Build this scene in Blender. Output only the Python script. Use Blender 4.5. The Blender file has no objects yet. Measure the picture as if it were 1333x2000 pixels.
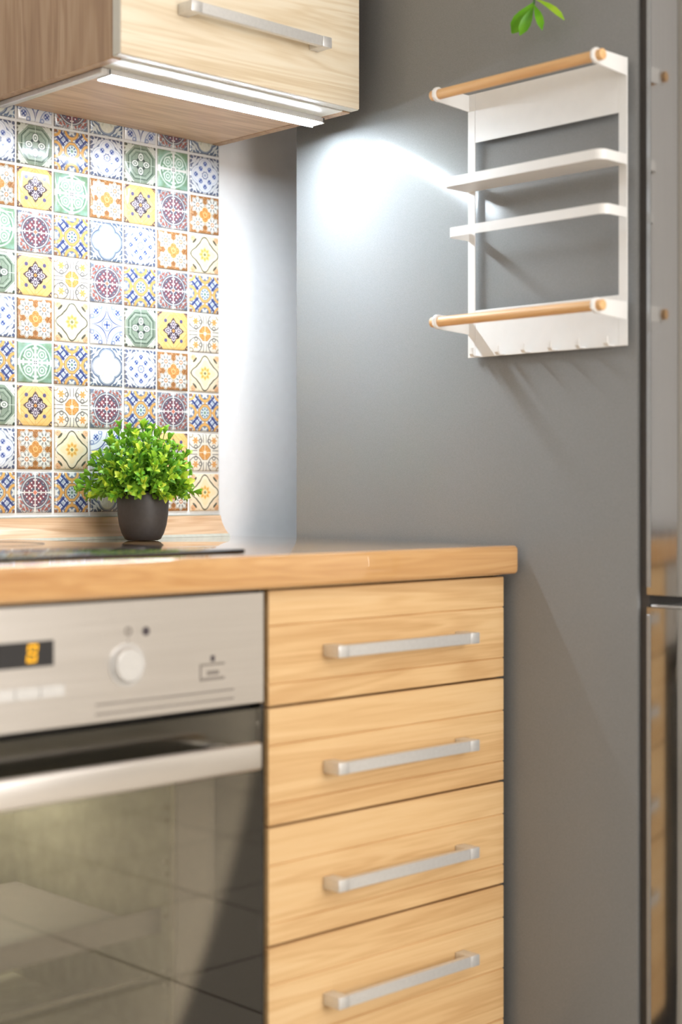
import bpy, bmesh, math, random
from mathutils import Vector, Matrix
random.seed(7)
scn = bpy.context.scene
col = scn.collection

# ------------------------------------------------------------------ camera
CAM = Vector((-1.55664, -2.04384, 0.98123))
cd = bpy.data.cameras.new('camera')
cam = bpy.data.objects.new('camera', cd); col.objects.link(cam)
cam.location = CAM
cam.rotation_euler = (math.pi/2, 0, -0.76713)
cd.sensor_fit = 'VERTICAL'; cd.sensor_height = 36.0; cd.sensor_width = 24.0
cd.lens = 3032.48*36/2000
cd.shift_y = -(1000-953.73)/2000
cd.clip_start = 0.02
cd.dof.use_dof = True; cd.dof.focus_distance = 2.42; cd.dof.aperture_fstop = 2.2
scn.camera = cam

# ------------------------------------------------------------------ world, lights, exposure
w = bpy.data.worlds.new('world'); scn.world = w; w.use_nodes = True
w.node_tree.nodes['Background'].inputs[0].default_value = (0.85, 0.92, 1, 1)
w.node_tree.nodes['Background'].inputs[1].default_value = 0.6
vs = scn.view_settings
vs.view_transform = 'Standard'; vs.look = 'None'; vs.gamma = 1.0; vs.use_curve_mapping = False
vs.exposure = 0.0
LED_STRENGTH = 215.0
def area(name, loc, rot, sx, sy, power, colr):
    l = bpy.data.lights.new(name, 'AREA'); l.shape = 'RECTANGLE'; l.size = sx; l.size_y = sy
    l.energy = power; l.color = colr
    o = bpy.data.objects.new(name, l); col.objects.link(o); o.location = loc; o.rotation_euler = rot
    return o
# daylight through the window in the wall behind the camera
area('window_daylight', (-0.3, -4.13, 1.5), (math.pi/2, 0, 0), 1.7, 1.5, 80, (1.0, 0.965, 0.92))

# ------------------------------------------------------------------ helpers
def lin(c):
    return tuple((v/12.92 if v <= 0.04045 else ((v+0.055)/1.055)**2.4) for v in c)
def rgb(r, g, b):
    return lin((r/255, g/255, b/255)) + (1.0,)
WL = {}
def wloc(o): return WL.get(o.name, Vector((0, 0, 0)))
class MB:
    def __init__(s): s.v = []; s.f = []
    def add(s, vs_, fs):
        n = len(s.v); s.v += [tuple(v) for v in vs_]; s.f += [tuple(i+n for i in f) for f in fs]; return s
    def bm(s, bm):
        bm.verts.ensure_lookup_table(); bm.verts.index_update()
        return s.add([v.co[:] for v in bm.verts], [[v.index for v in f.verts] for f in bm.faces])
    def box(s, x0, x1, y0, y1, z0, z1, bev=0, seg=2, keep=None):
        b = bmesh.new(); bmesh.ops.create_cube(b, size=1)
        for v in b.verts: v.co = Vector(((x0+x1)/2+v.co.x*(x1-x0), (y0+y1)/2+v.co.y*(y1-y0), (z0+z1)/2+v.co.z*(z1-z0)))
        if bev:
            ed = [e for e in b.edges if keep is None or keep(e)]
            bmesh.ops.bevel(b, geom=ed, offset=bev, segments=seg, profile=0.5, affect='EDGES')
        s.bm(b); b.free(); return s
    def cyl(s, p0, p1, r0, r1=None, n=20, caps=True, bev=0):
        p0 = Vector(p0); p1 = Vector(p1); r1 = r0 if r1 is None else r1
        a = (p1-p0).normalized(); u = a.orthogonal().normalized(); q = a.cross(u)
        st = [(0, r0), (1, r1)]
        L = (p1-p0).length
        if bev: st = [(0, r0-bev), (bev*.4/L, r0-bev*.35), (bev/L, r0), (1-bev/L, r1), (1-bev*.4/L, r1-bev*.35), (1, r1-bev)]
        vs_ = []; fs = []
        for t, r in st:
            for k in range(n):
                an = 2*math.pi*k/n; vs_.append(p0+(p1-p0)*t+u*r*math.cos(an)+q*r*math.sin(an))
        for i in range(len(st)-1):
            for k in range(n): fs.append((i*n+k, i*n+(k+1) % n, (i+1)*n+(k+1) % n, (i+1)*n+k))
        if caps: fs.append(tuple(range(n-1, -1, -1))); fs.append(tuple((len(st)-1)*n+k for k in range(n)))
        return s.add(vs_, fs)
    def lathe(s, c, prof, n=40):
        vs_ = []; fs = []
        for r, z in prof:
            for k in range(n):
                an = 2*math.pi*k/n; vs_.append((c[0]+r*math.cos(an), c[1]+r*math.sin(an), c[2]+z))
        for i in range(len(prof)-1):
            for k in range(n): fs.append((i*n+k, i*n+(k+1) % n, (i+1)*n+(k+1) % n, (i+1)*n+k))
        return s.add(vs_, fs)
    def tube(s, pts, r, n=8, r1=None):
        vs_ = []; fs = []; m = len(pts); pts = [Vector(p) for p in pts]
        for i, p in enumerate(pts):
            t = (pts[min(i+1, m-1)]-pts[max(i-1, 0)]).normalized()
            u = t.cross(Vector((0.3, 0.9, 0.2))).normalized(); q = t.cross(u)
            rr = r if r1 is None else r+(r1-r)*i/(m-1)
            for k in range(n):
                an = 2*math.pi*k/n; vs_.append(p+u*rr*math.cos(an)+q*rr*math.sin(an))
        for i in range(m-1):
            for k in range(n): fs.append((i*n+k, i*n+(k+1) % n, (i+1)*n+(k+1) % n, (i+1)*n+k))
        fs.append(tuple(range(n-1, -1, -1))); fs.append(tuple((m-1)*n+k for k in range(n)))
        return s.add(vs_, fs)
    def prism(s, poly, axis, a0, a1):
        """poly: 2-D points extruded along axis (0=x: pts are y,z; 1=y: x,z; 2=z: x,y)"""
        def P(p, a):
            return (a, p[0], p[1]) if axis == 0 else ((p[0], a, p[1]) if axis == 1 else (p[0], p[1], a))
        n = len(poly)
        return s.add([P(p, a0) for p in poly]+[P(p, a1) for p in poly],
                     [tuple(range(n)), tuple(range(2*n-1, n-1, -1))]+[(i, i+n, (i+1) % n+n, (i+1) % n) for i in range(n)])
    def mesh(s, name, m, origin, smooth=30):
        me = bpy.data.meshes.new(name)
        me.from_pydata([(v[0]-origin[0], v[1]-origin[1], v[2]-origin[2]) for v in s.v], [], s.f)
        b = bmesh.new(); b.from_mesh(me); bmesh.ops.recalc_face_normals(b, faces=b.faces); b.to_mesh(me); b.free()
        me.materials.append(m)
        if smooth: me.shade_smooth(); me.set_sharp_from_angle(angle=math.radians(smooth))
        return me
    def build(s, name, m, parent=None, smooth=30, origin=None):
        xs = [list(c) for c in zip(*s.v)]
        if origin is None:
            origin = Vector([(min(c)+max(c))/2 for c in xs])
            if parent is None: origin.z = min(xs[2])
        origin = Vector(origin)
        o = bpy.data.objects.new(name, s.mesh(name, m, origin, smooth)); col.objects.link(o)
        if parent is not None:
            o.parent = parent; o.location = origin-wloc(parent)
        else: o.location = origin
        WL[o.name] = origin
        return o
def tag(o, label=None, cat=None, group=None, kind=None):
    if label: o['label'] = label
    if cat: o['category'] = cat
    if group: o['group'] = group
    if kind: o['kind'] = kind
    return o
def thing(name, loc, label, cat, group=None):
    o = bpy.data.objects.new(name, None); col.objects.link(o); o.location = loc
    o.empty_display_size = 0.05
    WL[o.name] = Vector(loc)
    return tag(o, label, cat, group)
def part(o, label): o['label'] = label; return o
def inst(name, me, parent, wl, rot=None):
    o = bpy.data.objects.new(name, me); col.objects.link(o); o.parent = parent
    o.location = Vector(wl)-wloc(parent)
    if rot is not None: o.rotation_euler = rot
    WL[o.name] = Vector(wl)
    return o

# ------------------------------------------------------------------ node expressions
class NT:
    def __init__(s, name):
        s.m = bpy.data.materials.new(name); s.m.use_nodes = True
        s.t = s.m.node_tree; s.bs = s.t.nodes['Principled BSDF']; s.out = s.t.nodes['Material Output']
    def n(s, ty, **kw):
        nd = s.t.nodes.new(ty)
        for k, v in kw.items(): setattr(nd, k, v)
        return nd
    def link(s, a, b): s.t.links.new(a, b)
    def set(s, inp, v):
        if isinstance(v, X): v = v.s
        if isinstance(v, bpy.types.NodeSocket): s.link(v, inp)
        else: inp.default_value = v
    def math(s, op, a, b=None, c=None, clamp=False):
        nd = s.n('ShaderNodeMath', operation=op, use_clamp=clamp)
        for i, v in enumerate((a, b, c)):
            if v is not None: s.set(nd.inputs[i], v)
        return X(s, nd.outputs[0])
    def mix(s, f, a, b, blend='MIX'):
        nd = s.n('ShaderNodeMix', data_type='RGBA', blend_type=blend)
        s.set(nd.inputs[0], f); s.set(nd.inputs[6], a); s.set(nd.inputs[7], b)
        return nd.outputs[2]
    def coords(s, which='Object'): return s.n('ShaderNodeTexCoord').outputs[which]
    def rnd(s): return X(s, s.n('ShaderNodeObjectInfo').outputs['Random'])
    def mapping(s, vec, scale=(1, 1, 1), loc=(0, 0, 0), rot=(0, 0, 0)):
        nd = s.n('ShaderNodeMapping'); s.link(vec, nd.inputs[0])
        s.set(nd.inputs[1], loc); nd.inputs[2].default_value = rot; nd.inputs[3].default_value = scale
        return nd.outputs[0]
    def noise(s, vec, scale=5, detail=4, rough=0.5, dist=0.0):
        nd = s.n('ShaderNodeTexNoise'); s.link(vec, nd.inputs['Vector'])
        nd.inputs['Scale'].default_value = scale; nd.inputs['Detail'].default_value = detail
        nd.inputs['Roughness'].default_value = rough; nd.inputs['Distortion'].default_value = dist
        return X(s, nd.outputs[0])
    def ramp(s, f, stops):
        nd = s.n('ShaderNodeValToRGB'); s.set(nd.inputs[0], f); e = nd.color_ramp.elements
        while len(e) < len(stops): e.new(0.5)
        for i, (p, c) in enumerate(stops): e[i].position = p; e[i].color = c
        return nd.outputs[0]
    def bump(s, h, strength=0.2, dist=0.001):
        nd = s.n('ShaderNodeBump'); nd.inputs['Strength'].default_value = strength; nd.inputs['Distance'].default_value = dist
        s.set(nd.inputs['Height'], h); s.link(nd.outputs[0], s.bs.inputs['Normal'])
    def p(s, **kw):
        for k, v in kw.items(): s.set(s.bs.inputs[k.replace('_', ' ')], v)
        return s.m
class X:
    def __init__(s, t, so): s.t = t; s.s = so
    def __add__(s, o): return s.t.math('ADD', s, o)
    __radd__ = __add__
    def __sub__(s, o): return s.t.math('SUBTRACT', s, o)
    def __rsub__(s, o): return s.t.math('SUBTRACT', o, s)
    def __mul__(s, o): return s.t.math('MULTIPLY', s, o)
    __rmul__ = __mul__
    def __truediv__(s, o): return s.t.math('DIVIDE', s, o)
    def abs(s): return s.t.math('ABSOLUTE', s)
    def sin(s): return s.t.math('SINE', s)
    def cos(s): return s.t.math('COSINE', s)
    def sqrt(s): return s.t.math('SQRT', s)
    def max(s, o): return s.t.math('MAXIMUM', s, o)
    def min(s, o): return s.t.math('MINIMUM', s, o)
    def lt(s, wd, soft=0.035):      # 1 where s < wd, soft edge
        return s.t.math('MULTIPLY_ADD', s, -1.0/soft, wd/soft+0.5, clamp=True)
    def gt(s, wd, soft=0.035):
        return s.t.math('MULTIPLY_ADD', s, 1.0/soft, -wd/soft+0.5, clamp=True)

def plain(name, c, rough=0.5, metal=0.0, spec=0.5, coat=0.0, coat_r=0.05, speckle=0.03, scale=60):
    t = NT(name)
    nz = t.noise(t.coords(), scale, 3)
    dk = tuple(v*(1-speckle*2) for v in c[:3])+(1,); lt_ = tuple(min(1, v*(1+speckle*2)) for v in c[:3])+(1,)
    t.p(Base_Color=t.ramp(nz, [(0.3, dk), (0.7, lt_)]), Roughness=rough, Metallic=metal, Specular_IOR_Level=spec, Coat_Weight=coat, Coat_Roughness=coat_r)
    return t.m
def wood(name, cols, axis=0, fine=220.0, rough=0.45, bands=14.0, coat=0.0, contrast=1.0, bump=0.15, stretch=1.6, coat_r=0.08):
    """cols: light, mid, dark; axis = grain direction"""
    t = NT(name)
    v = t.coords(); r = t.rnd()
    cmb = t.n('ShaderNodeCombineXYZ'); rr = (r*7.3).s
    for i in range(3): t.link(rr, cmb.inputs[i])
    sc = [1, 1, 1]; sc[axis] = 0.07
    va = t.n('ShaderNodeVectorMath', operation='ADD'); t.link(v, va.inputs[0]); t.link(cmb.outputs[0], va.inputs[1])
    m1 = t.mapping(va.outputs[0], scale=tuple(sc))
    big = t.noise(m1, bands, 3, 0.5, stretch)
    sc2 = [1, 1, 1]; sc2[axis] = 0.025
    m2 = t.mapping(va.outputs[0], scale=tuple(sc2))
    fn = t.noise(m2, fine, 3, 0.6, 0.3)
    rings = ((big*60.0).sin()*0.5+0.5)
    f = big*0.55+rings*0.22*contrast+fn*0.35-0.06
    c = t.ramp(f, [(0.28, cols[2]), (0.5, cols[1]), (0.72, cols[0])])
    t.p(Base_Color=c, Roughness=rough, Coat_Weight=coat, Coat_Roughness=coat_r)
    t.bump(fn*0.6+rings*0.4, bump, 0.0006)
    return t.m
def emit(name, c, st, base=(0.8, 0.8, 0.8, 1)):
    t = NT(name)
    t.p(Base_Color=base, Emission_Color=c, Emission_Strength=st, Roughness=0.4)
    return t.m

# ------------------------------------------------------------------ materials
M = {}
M['white_paint'] = plain('white_wall_paint', rgb(234, 234, 236), 0.6, speckle=0.008)
M['beige_paint'] = plain('beige_wall_paint', rgb(232, 228, 221), 0.7, speckle=0.01)
M['ceiling'] = plain('ceiling_paint', rgb(244, 242, 238), 0.8, speckle=0.005)
M['oak'] = wood('oak_drawer_front', (rgb(232, 200, 154), rgb(222, 185, 135), rgb(202, 160, 110)), 0, 300, 0.42, 11, contrast=0.55)
M['ash'] = wood('pale_ash_door', (rgb(240, 229, 207), rgb(233, 218, 192), rgb(218, 198, 166)), 0, 240, 0.42, 13, contrast=1.1)
M['sonoma'] = wood('sonoma_oak_side', (rgb(198, 170, 142), rgb(180, 150, 120), rgb(154, 122, 96)), 2, 300, 0.5, 10, contrast=0.8)
M['sonoma_x'] = wood('sonoma_oak_panel', (rgb(226, 200, 172), rgb(208, 178, 148), rgb(182, 150, 120)), 0, 260, 0.4, 10, contrast=0.8)
M['worktop'] = wood('worktop_laminate', (rgb(226, 184, 132), rgb(212, 165, 110), rgb(188, 136, 84)), 0, 90, 0.14, 20, coat=1.0, contrast=0.5, bump=0.015, coat_r=0.02)
M['upstand'] = wood('upstand_laminate', (rgb(232, 204, 176), rgb(216, 184, 152), rgb(190, 152, 118)), 0, 200, 0.3, 16, contrast=0.6, bump=0.05)
M['dowel'] = wood('beech_dowel', (rgb(240, 202, 152), rgb(230, 184, 130), rgb(210, 158, 104)), 1, 260, 0.45, 12, contrast=0.5, bump=0.03)
M['white_metal'] = plain('white_powder_coat', rgb(232, 231, 230), 0.38, speckle=0.006)
M['alu'] = plain('satin_aluminium', rgb(222, 221, 220), 0.36, metal=0.55, speckle=0.02, scale=200)
M['alu_dark'] = plain('grey_handle_leg', rgb(160, 163, 166), 0.4, metal=0.6, speckle=0.02)
M['edge'] = plain('pale_edge_band', rgb(216, 214, 204), 0.4, speckle=0.01)
M['dark'] = plain('black_plastic', rgb(34, 32, 33), 0.45, speckle=0.05)
M['gasket'] = plain('dark_grey_gasket', rgb(66, 62, 60), 0.6, speckle=0.03)
M['grout'] = plain('white_grout', rgb(226, 226, 226), 0.75, speckle=0.02, scale=120)
M['silicone'] = plain('grey_silicone', rgb(186, 184, 172), 0.5, speckle=0.05, scale=90)
M['pot'] = plain('matte_black_pot', rgb(58, 57, 60), 0.5, speckle=0.06, scale=150)
M['soil'] = plain('dark_soil', rgb(50, 40, 30), 0.9, speckle=0.3, scale=300)
M['print'] = plain('dark_print', rgb(70, 62, 68), 0.6, speckle=0.01)
M['print_soft'] = plain('soft_grey_print', rgb(128, 120, 114), 0.6, speckle=0.01)
M['enamel'] = plain('olive_grey_enamel', rgb(196, 192, 170), 0.45, speckle=0.06, scale=40)
M['frit'] = plain('grey_inner_frame', rgb(142, 134, 128), 0.5, speckle=0.02)
M['chrome'] = plain('bright_chrome', rgb(225, 222, 210), 0.2, metal=1.0, speckle=0.01)
M['led'] = emit('led_diffuser', (0.81, 0.915, 1.0, 1), LED_STRENGTH)
M['digit'] = emit('amber_digit', rgb(255, 182, 0), 1.9, (0.05, 0.02, 0, 1))
M['lamp'] = emit('lamp_diffuser', (1.0, 0.96, 0.91, 1), 7.4)
def m_fridge():
    t = NT('graphite_fridge_paint'); v = t.coords()
    sp = t.noise(v, 900, 2)
    c = t.ramp(sp, [(0.35, rgb(128, 129, 130)), (0.65, rgb(138, 139, 140))])
    t.p(Base_Color=c, Metallic=0.0, Roughness=0.5, Specular_IOR_Level=0.22, Coat_Weight=0.34, Coat_Roughness=0.15, Coat_IOR=1.5)
    t.bump(t.noise(v, 3.0, 2), 0.03, 0.01)
    return t.m
M['fridge'] = m_fridge()
def m_steel(name, base, rough, axis, aniso=0.0):
    t = NT(name); v = t.coords(); sc = [1, 1, 1]; sc[axis] = 0.01
    br = t.noise(t.mapping(v, scale=tuple(sc)), 700, 3, 0.6)
    t.p(Base_Color=t.ramp(br, [(0.3, tuple(x*0.93 for x in base[:3])+(1,)), (0.7, base)]), Metallic=1.0,
        Roughness=br*0.08+(rough-0.04))
    return t.m
M['steel'] = m_steel('brushed_oven_steel', rgb(236, 232, 229), 0.30, 0)
M['door_steel'] = m_steel('polished_fridge_steel', rgb(168, 167, 166), 0.10, 2)
def m_glass(name, tint, refl, gl_col, rough=0.03):
    t = NT(name); nd = t.t.nodes
    tr = t.n('ShaderNodeBsdfTransparent'); tr.inputs[0].default_value = tint
    gl = t.n('ShaderNodeBsdfGlossy'); gl.inputs['Roughness'].default_value = rough; gl.inputs[0].default_value = gl_col
    fr = t.n('ShaderNodeFresnel'); fr.inputs[0].default_value = 1.5
    f = X(t, fr.outputs[0])+refl
    mx = t.n('ShaderNodeMixShader'); t.link(f.s, mx.inputs[0]); t.link(tr.outputs[0], mx.inputs[1]); t.link(gl.outputs[0], mx.inputs[2])
    t.link(mx.outputs[0], t.out.inputs[0]); nd.remove(t.bs)
    return t.m
M['oven_glass'] = m_glass('coated_oven_glass', (0.82, 0.81, 0.76, 1), 0.05, (0.95, 0.93, 0.9, 1), 0.02)
M['pane'] = m_glass('window_glass', (0.97, 0.98, 0.98, 1), 0.0, (1, 1, 1, 1), 0.0)
t = NT('black_ceramic_glass'); M['hob'] = t.p(Base_Color=t.ramp(t.noise(t.coords(), 400, 2), [(0.3, rgb(20, 20, 24)), (0.7, rgb(28, 28, 32))]), Roughness=0.06, Coat_Weight=0.3)
def m_floor():
    t = NT('beige_floor_tiles'); v = t.coords()
    br = t.n('ShaderNodeTexBrick', offset=0.0); t.link(v, br.inputs['Vector'])
    br.inputs['Scale'].default_value = 1.0; br.inputs['Brick Width'].default_value = 0.45; br.inputs['Row Height'].default_value = 0.45
    br.inputs['Mortar Size'].default_value = 0.004; br.inputs['Color1'].default_value = rgb(206, 198, 186); br.inputs['Color2'].default_value = rgb(198, 190, 178)
    br.inputs['Mortar'].default_value = rgb(90, 80, 70)
    t.p(Base_Color=br.outputs[0], Roughness=0.35); return t.m
M['floor'] = m_floor()
def m_leaf(name, a, b, c):
    t = NT(name); r = t.rnd()
    nz = t.noise(t.coords('Object'), 45, 2)
    cc = t.ramp(r*0.6+nz*0.5-0.05, [(0.2, a), (0.5, b), (0.8, c)])
    t.p(Base_Color=cc, Roughness=0.42, Subsurface_Weight=0.0)
    tl = t.n('ShaderNodeBsdfTranslucent'); t.link(cc, tl.inputs[0])
    mx = t.n('ShaderNodeMixShader'); mx.inputs[0].default_value = 0.3
    t.link(t.bs.outputs[0], mx.inputs[1]); t.link(tl.outputs[0], mx.inputs[2]); t.link(mx.outputs[0], t.out.inputs[0])
    return t.m
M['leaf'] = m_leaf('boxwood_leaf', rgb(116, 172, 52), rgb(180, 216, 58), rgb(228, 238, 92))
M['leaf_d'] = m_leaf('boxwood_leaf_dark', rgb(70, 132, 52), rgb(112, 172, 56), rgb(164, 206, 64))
M['leaf_t'] = m_leaf('trailing_leaf', rgb(96, 168, 24), rgb(132, 200, 24), rgb(180, 214, 60))
M['stem'] = plain('green_stem', rgb(58, 110, 48), 0.5, speckle=0.1)

# ------------------------------------------------------------------ tile prints (flat ornament, node maths on local coordinates)
P_ = 0.06649; TS = P_-0.0042; TH = TS/2
class Tile(NT):
    def __init__(s, name):
        super().__init__(name)
        sp = s.n('ShaderNodeSeparateXYZ'); s.link(s.coords('Object'), sp.inputs[0])
        s.x = X(s, sp.outputs[0])*(1/TH); s.y = X(s, sp.outputs[2])*(1/TH)
        s.ax = s.x.abs(); s.ay = s.y.abs()
        s.r = (s.x*s.x+s.y*s.y).sqrt(); s.d1 = s.ax+s.ay; s.mx = s.ax.max(s.ay); s.mn = s.ax.min(s.ay)
        s.ang = s.math('ARCTAN2', s.y, s.x)
        s.nz = s.noise(s.coords('Object'), 330, 3, 0.6)
        s.nb = s.noise(s.coords('Object'), 60, 2, 0.5)
        s.c = None
    def dist(s, px, py, k=1.0, a=None, b=None):     # distance to (px,py) in the folded quadrant
        dx = (s.ax if a is None else a)-px; dy = ((s.ay if b is None else b)-py)*k
        return (dx*dx+dy*dy).sqrt()
    def lay(s, mask, c): s.c = s.mix(mask, s.c, c)
    def line(s, d, at, wd, soft=0.035): return (d-at).abs().lt(wd, soft)
    def scroll(s, k=13.0, ph=0.0, th=0.25):
        g = (s.mx*k+(s.mn*k*0.7).sin()*1.6+ph).sin()*((s.mn*k*0.9)+(s.mx*5.0).cos()*1.2).cos()
        return g.gt(th, 0.35)
    def done(s):
        f = s.nz.gt(0.66, 0.16)*0.22
        c = s.mix(f, s.c, rgb(250, 250, 246))
        sat = s.n('ShaderNodeHueSaturation'); sat.inputs['Saturation'].default_value = 0.95
        s.link(c, sat.inputs['Color']); s.set(sat.inputs['Value'], s.rnd()*0.10+0.80)
        edge = s.mx.gt(0.965, 0.05)*0.35
        cc = s.mix(edge, sat.outputs[0], rgb(150, 135, 110))
        s.p(Base_Color=cc, Roughness=0.17, Coat_Weight=0.5, Coat_Roughness=0.05)
        return s.m
WHT = rgb(240, 241, 238); 
def tA():
    s = Tile('tile_print_sage'); s.c = s.mix(s.nb.gt(0.5, 0.5), rgb(128, 146, 128), rgb(150, 166, 148))
    cor = s.d1.gt(1.34); s.lay(cor, rgb(214, 220, 210)); s.lay(cor*s.scroll(15), rgb(72, 84, 82))
    st = (s.mx*1.25).max(s.d1*0.83)
    s.lay(s.line(st, 0.98, 0.03), rgb(72, 92, 80)); s.lay(s.line(st, 0.86, 0.018), rgb(186, 200, 184)); s.lay(s.line(st, 0.72, 0.022), rgb(90, 110, 96))
    pe = s.dist(0.36, 0.0, 1.25).min(s.dist(0.0, 0.36, 1.0, s.ax*1.25))
    s.lay(pe.lt(0.235), rgb(58, 70, 66)); s.lay(pe.lt(0.2), rgb(232, 236, 228)); s.lay(s.line(pe, 0.09, 0.03), rgb(110, 128, 116))
    s.lay(s.dist(0.19, 0.19).lt(0.075), rgb(60, 72, 68)); s.lay(s.r.lt(0.14), rgb(150, 166, 148))
    s.lay(s.mn.lt(0.014, 0.02)*s.r.gt(0.6), rgb(205, 214, 204))
    return s.done()
def tB():
    s = Tile('tile_print_blue_gold'); s.c = rgb(222, 226, 224)
    s.lay(s.scroll(17, 0.6), rgb(120, 134, 160))
    v = (s.ax-s.ay)*0.7071; u = s.d1*0.7071
    band = v.abs().lt(0.23)*s.line(u, 0.8, 0.32)
    s.lay(band, rgb(62, 78, 140)); s.lay(band*(v.abs()*28.0).sin().gt(0.3, 0.5), rgb(216, 222, 236))
    s.lay(band*s.line(u, 0.8, 0.1)*v.abs().lt(0.12), rgb(176, 188, 206))
    s.lay(band*(u*24.0).sin().gt(0.75, 0.4), rgb(48, 60, 120))
    G = rgb(226, 172, 92)
    s.lay(s.line(s.dist(1.0, 0.0).min(s.dist(0.0, 1.0)), 0.36, 0.095), rgb(86, 92, 120)); s.lay(s.line(s.dist(1.0, 0.0).min(s.dist(0.0, 1.0)), 0.36, 0.07), G)
    s.lay(s.line(s.dist(1.0, 1.0), 0.3, 0.07), G); s.lay(s.dist(1.0, 1.0).lt(0.17), rgb(150, 104, 84))
    s.lay(s.mn.lt(0.07)*s.line(s.mx, 0.55, 0.14), G)
    o = s.mx.max(s.d1*0.74); s.lay(o.lt(0.47), rgb(80, 84, 116)); s.lay(o.lt(0.44), G); s.lay(o.lt(0.32), rgb(84, 90, 120)); s.lay(o.lt(0.295), rgb(200, 216, 214))
    s.lay((s.ang*8.0).cos().gt(0.2, 0.5)*s.line(s.r, 0.2, 0.05), rgb(66, 86, 140)); s.lay(s.r.lt(0.07), rgb(120, 150, 130))
    return s.done()
def quat(s, c, rad):
    return s.dist(c, 0.0).min(s.dist(0.0, c)).min(s.mx+(rad-0.3-0.05))-rad
def tC():
    s = Tile('tile_print_blue_flowers'); s.c = rgb(226, 230, 236)
    s.lay(s.scroll(16, 0.3, 0.1), rgb(96, 108, 140))
    q = s.dist(0.42, 0.0).min(s.dist(0.0, 0.42))-0.46
    q = q.min(s.mx-0.48)
    s.lay(q.lt(0.06), rgb(150, 164, 196)); s.lay(q.lt(0.025), rgb(240, 244, 250)); s.lay(q.lt(-0.05), rgb(196, 208, 232)); s.lay(q.lt(-0.08), rgb(238, 241, 248))
    st = s.dist(0.3, 0.33).min(s.dist(0.62, 0.0)).min(s.dist(0.0, 0.62))
    s.lay(st.lt(0.15), rgb(196, 208, 236)); a8 = (s.ax*34.0).cos()*(s.ay*34.0).cos()
    s.lay(st.lt(0.115, 0.06)*a8.gt(-0.25, 0.5), rgb(48, 76, 160))
    s.lay(s.line(s.r+(s.ang*8.0).cos()*0.02, 0.18, 0.025), rgb(80, 102, 168)); s.lay(s.r.lt(0.08), rgb(170, 184, 214))
    return s.done()
def tD():
    s = Tile('tile_print_green_rosette'); s.c = s.mix(s.nb.gt(0.5, 0.3), rgb(122, 158, 124), rgb(150, 188, 172))
    s.lay(s.line(s.r, 0.9, 0.04), rgb(196, 218, 206)); s.lay(s.line(s.r, 0.8, 0.03), rgb(110, 150, 122))
    s.lay(s.r.lt(0.76)*s.scroll(16, 1.0, 0.2), rgb(206, 226, 218))
    d = s.dist(0.38, 0.38); s.lay(d.lt(0.24), rgb(136, 176, 150)); s.lay(s.line(d, 0.235, 0.035), rgb(222, 236, 228)); s.lay(s.line(d, 0.1, 0.035), rgb(214, 230, 222))
    s.lay((s.mn-s.mx*0.05).lt(0.035, 0.03), WHT); s.lay(s.mn.lt(0.16)*s.mx.gt(0.86)*s.mx.lt(2.0), rgb(232, 240, 234))
    s.lay(s.d1.lt(0.24), WHT); s.lay(s.mx.lt(0.08)*s.mn.gt(0.02, 0.02), rgb(74, 90, 96))
    return s.done()
def tE():
    s = Tile('tile_print_yellow'); s.c = s.mix(s.nb.gt(0.5, 0.4), rgb(246, 196, 108), rgb(250, 212, 136))
    s.lay(s.line(s.d1, 1.02, 0.018), rgb(214, 158, 84)); s.lay(s.line(s.d1, 1.3, 0.014), rgb(222, 170, 96)); s.lay(s.mn.lt(0.012, 0.02), rgb(214, 164, 96))
    s.lay(s.d1.gt(1.66)*s.nz.gt(0.46, 0.1), rgb(92, 66, 84))
    s.lay(s.dist(0.52, 0.52).lt(0.1), rgb(98, 92, 140)); 
    le = s.dist(0.36, 0.0, 1.5).min(s.dist(0.0, 0.36, 1.0, s.ax*1.5)).min(s.dist(0.2, 0.2)*1.15)
    s.lay(le.lt(0.27), rgb(74, 58, 66)); s.lay(le.lt(0.2), rgb(214, 202, 206)); s.lay(s.line(le, 0.1, 0.035), rgb(96, 82, 110))
    s.lay(s.dist(0.29, 0.29).lt(0.085), rgb(62, 48, 52)); s.lay(s.dist(0.62, 0.0).min(s.dist(0.0, 0.62)).lt(0.07), rgb(110, 90, 90))
    s.lay((s.ax-s.ay).abs().lt(0.045)*s.r.lt(0.42), rgb(60, 50, 66)); s.lay(s.r.lt(0.08), rgb(226, 150, 70))
    return s.done()
def tF():
    s = Tile('tile_print_brown_stars'); s.c = s.mix(s.nz.gt(0.5, 0.3), rgb(146, 96, 54), rgb(190, 132, 74))
    s.lay(s.dist(0.55, 0.0).min(s.dist(0.0, 0.55)).lt(0.0), WHT)
    pe = s.dist(0.2, 0.0).min(s.dist(0.0, 0.2))
    dx = s.ax-0.5; dy = s.ay-0.5; a = s.math('ARCTAN2', dy, dx); d = (dx*dx+dy*dy).sqrt()
    rr = d-(a*8.0).cos()*0.055
    s.lay(rr.lt(0.43), rgb(232, 228, 216)); s.lay(rr.lt(0.40), rgb(136, 122, 106)); s.lay(rr.lt(0.365), rgb(226, 226, 220))
    s.lay((a*8.0).cos().lt(-0.1, 0.5)*s.line(d, 0.23, 0.07), rgb(148, 148, 146)); s.lay(d.lt(0.12), rgb(236, 232, 222)); s.lay(s.line(d, 0.085, 0.03), rgb(196, 128, 76))
    s.lay(pe.lt(0.235), rgb(236, 222, 196)); s.lay(pe.lt(0.2), s.mix(s.nz.gt(0.5, 0.3), rgb(196, 128, 56), rgb(224, 160, 84)))
    s.lay(s.line(s.r, 0.12, 0.025), rgb(236, 190, 120))
    return s.done()
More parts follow.
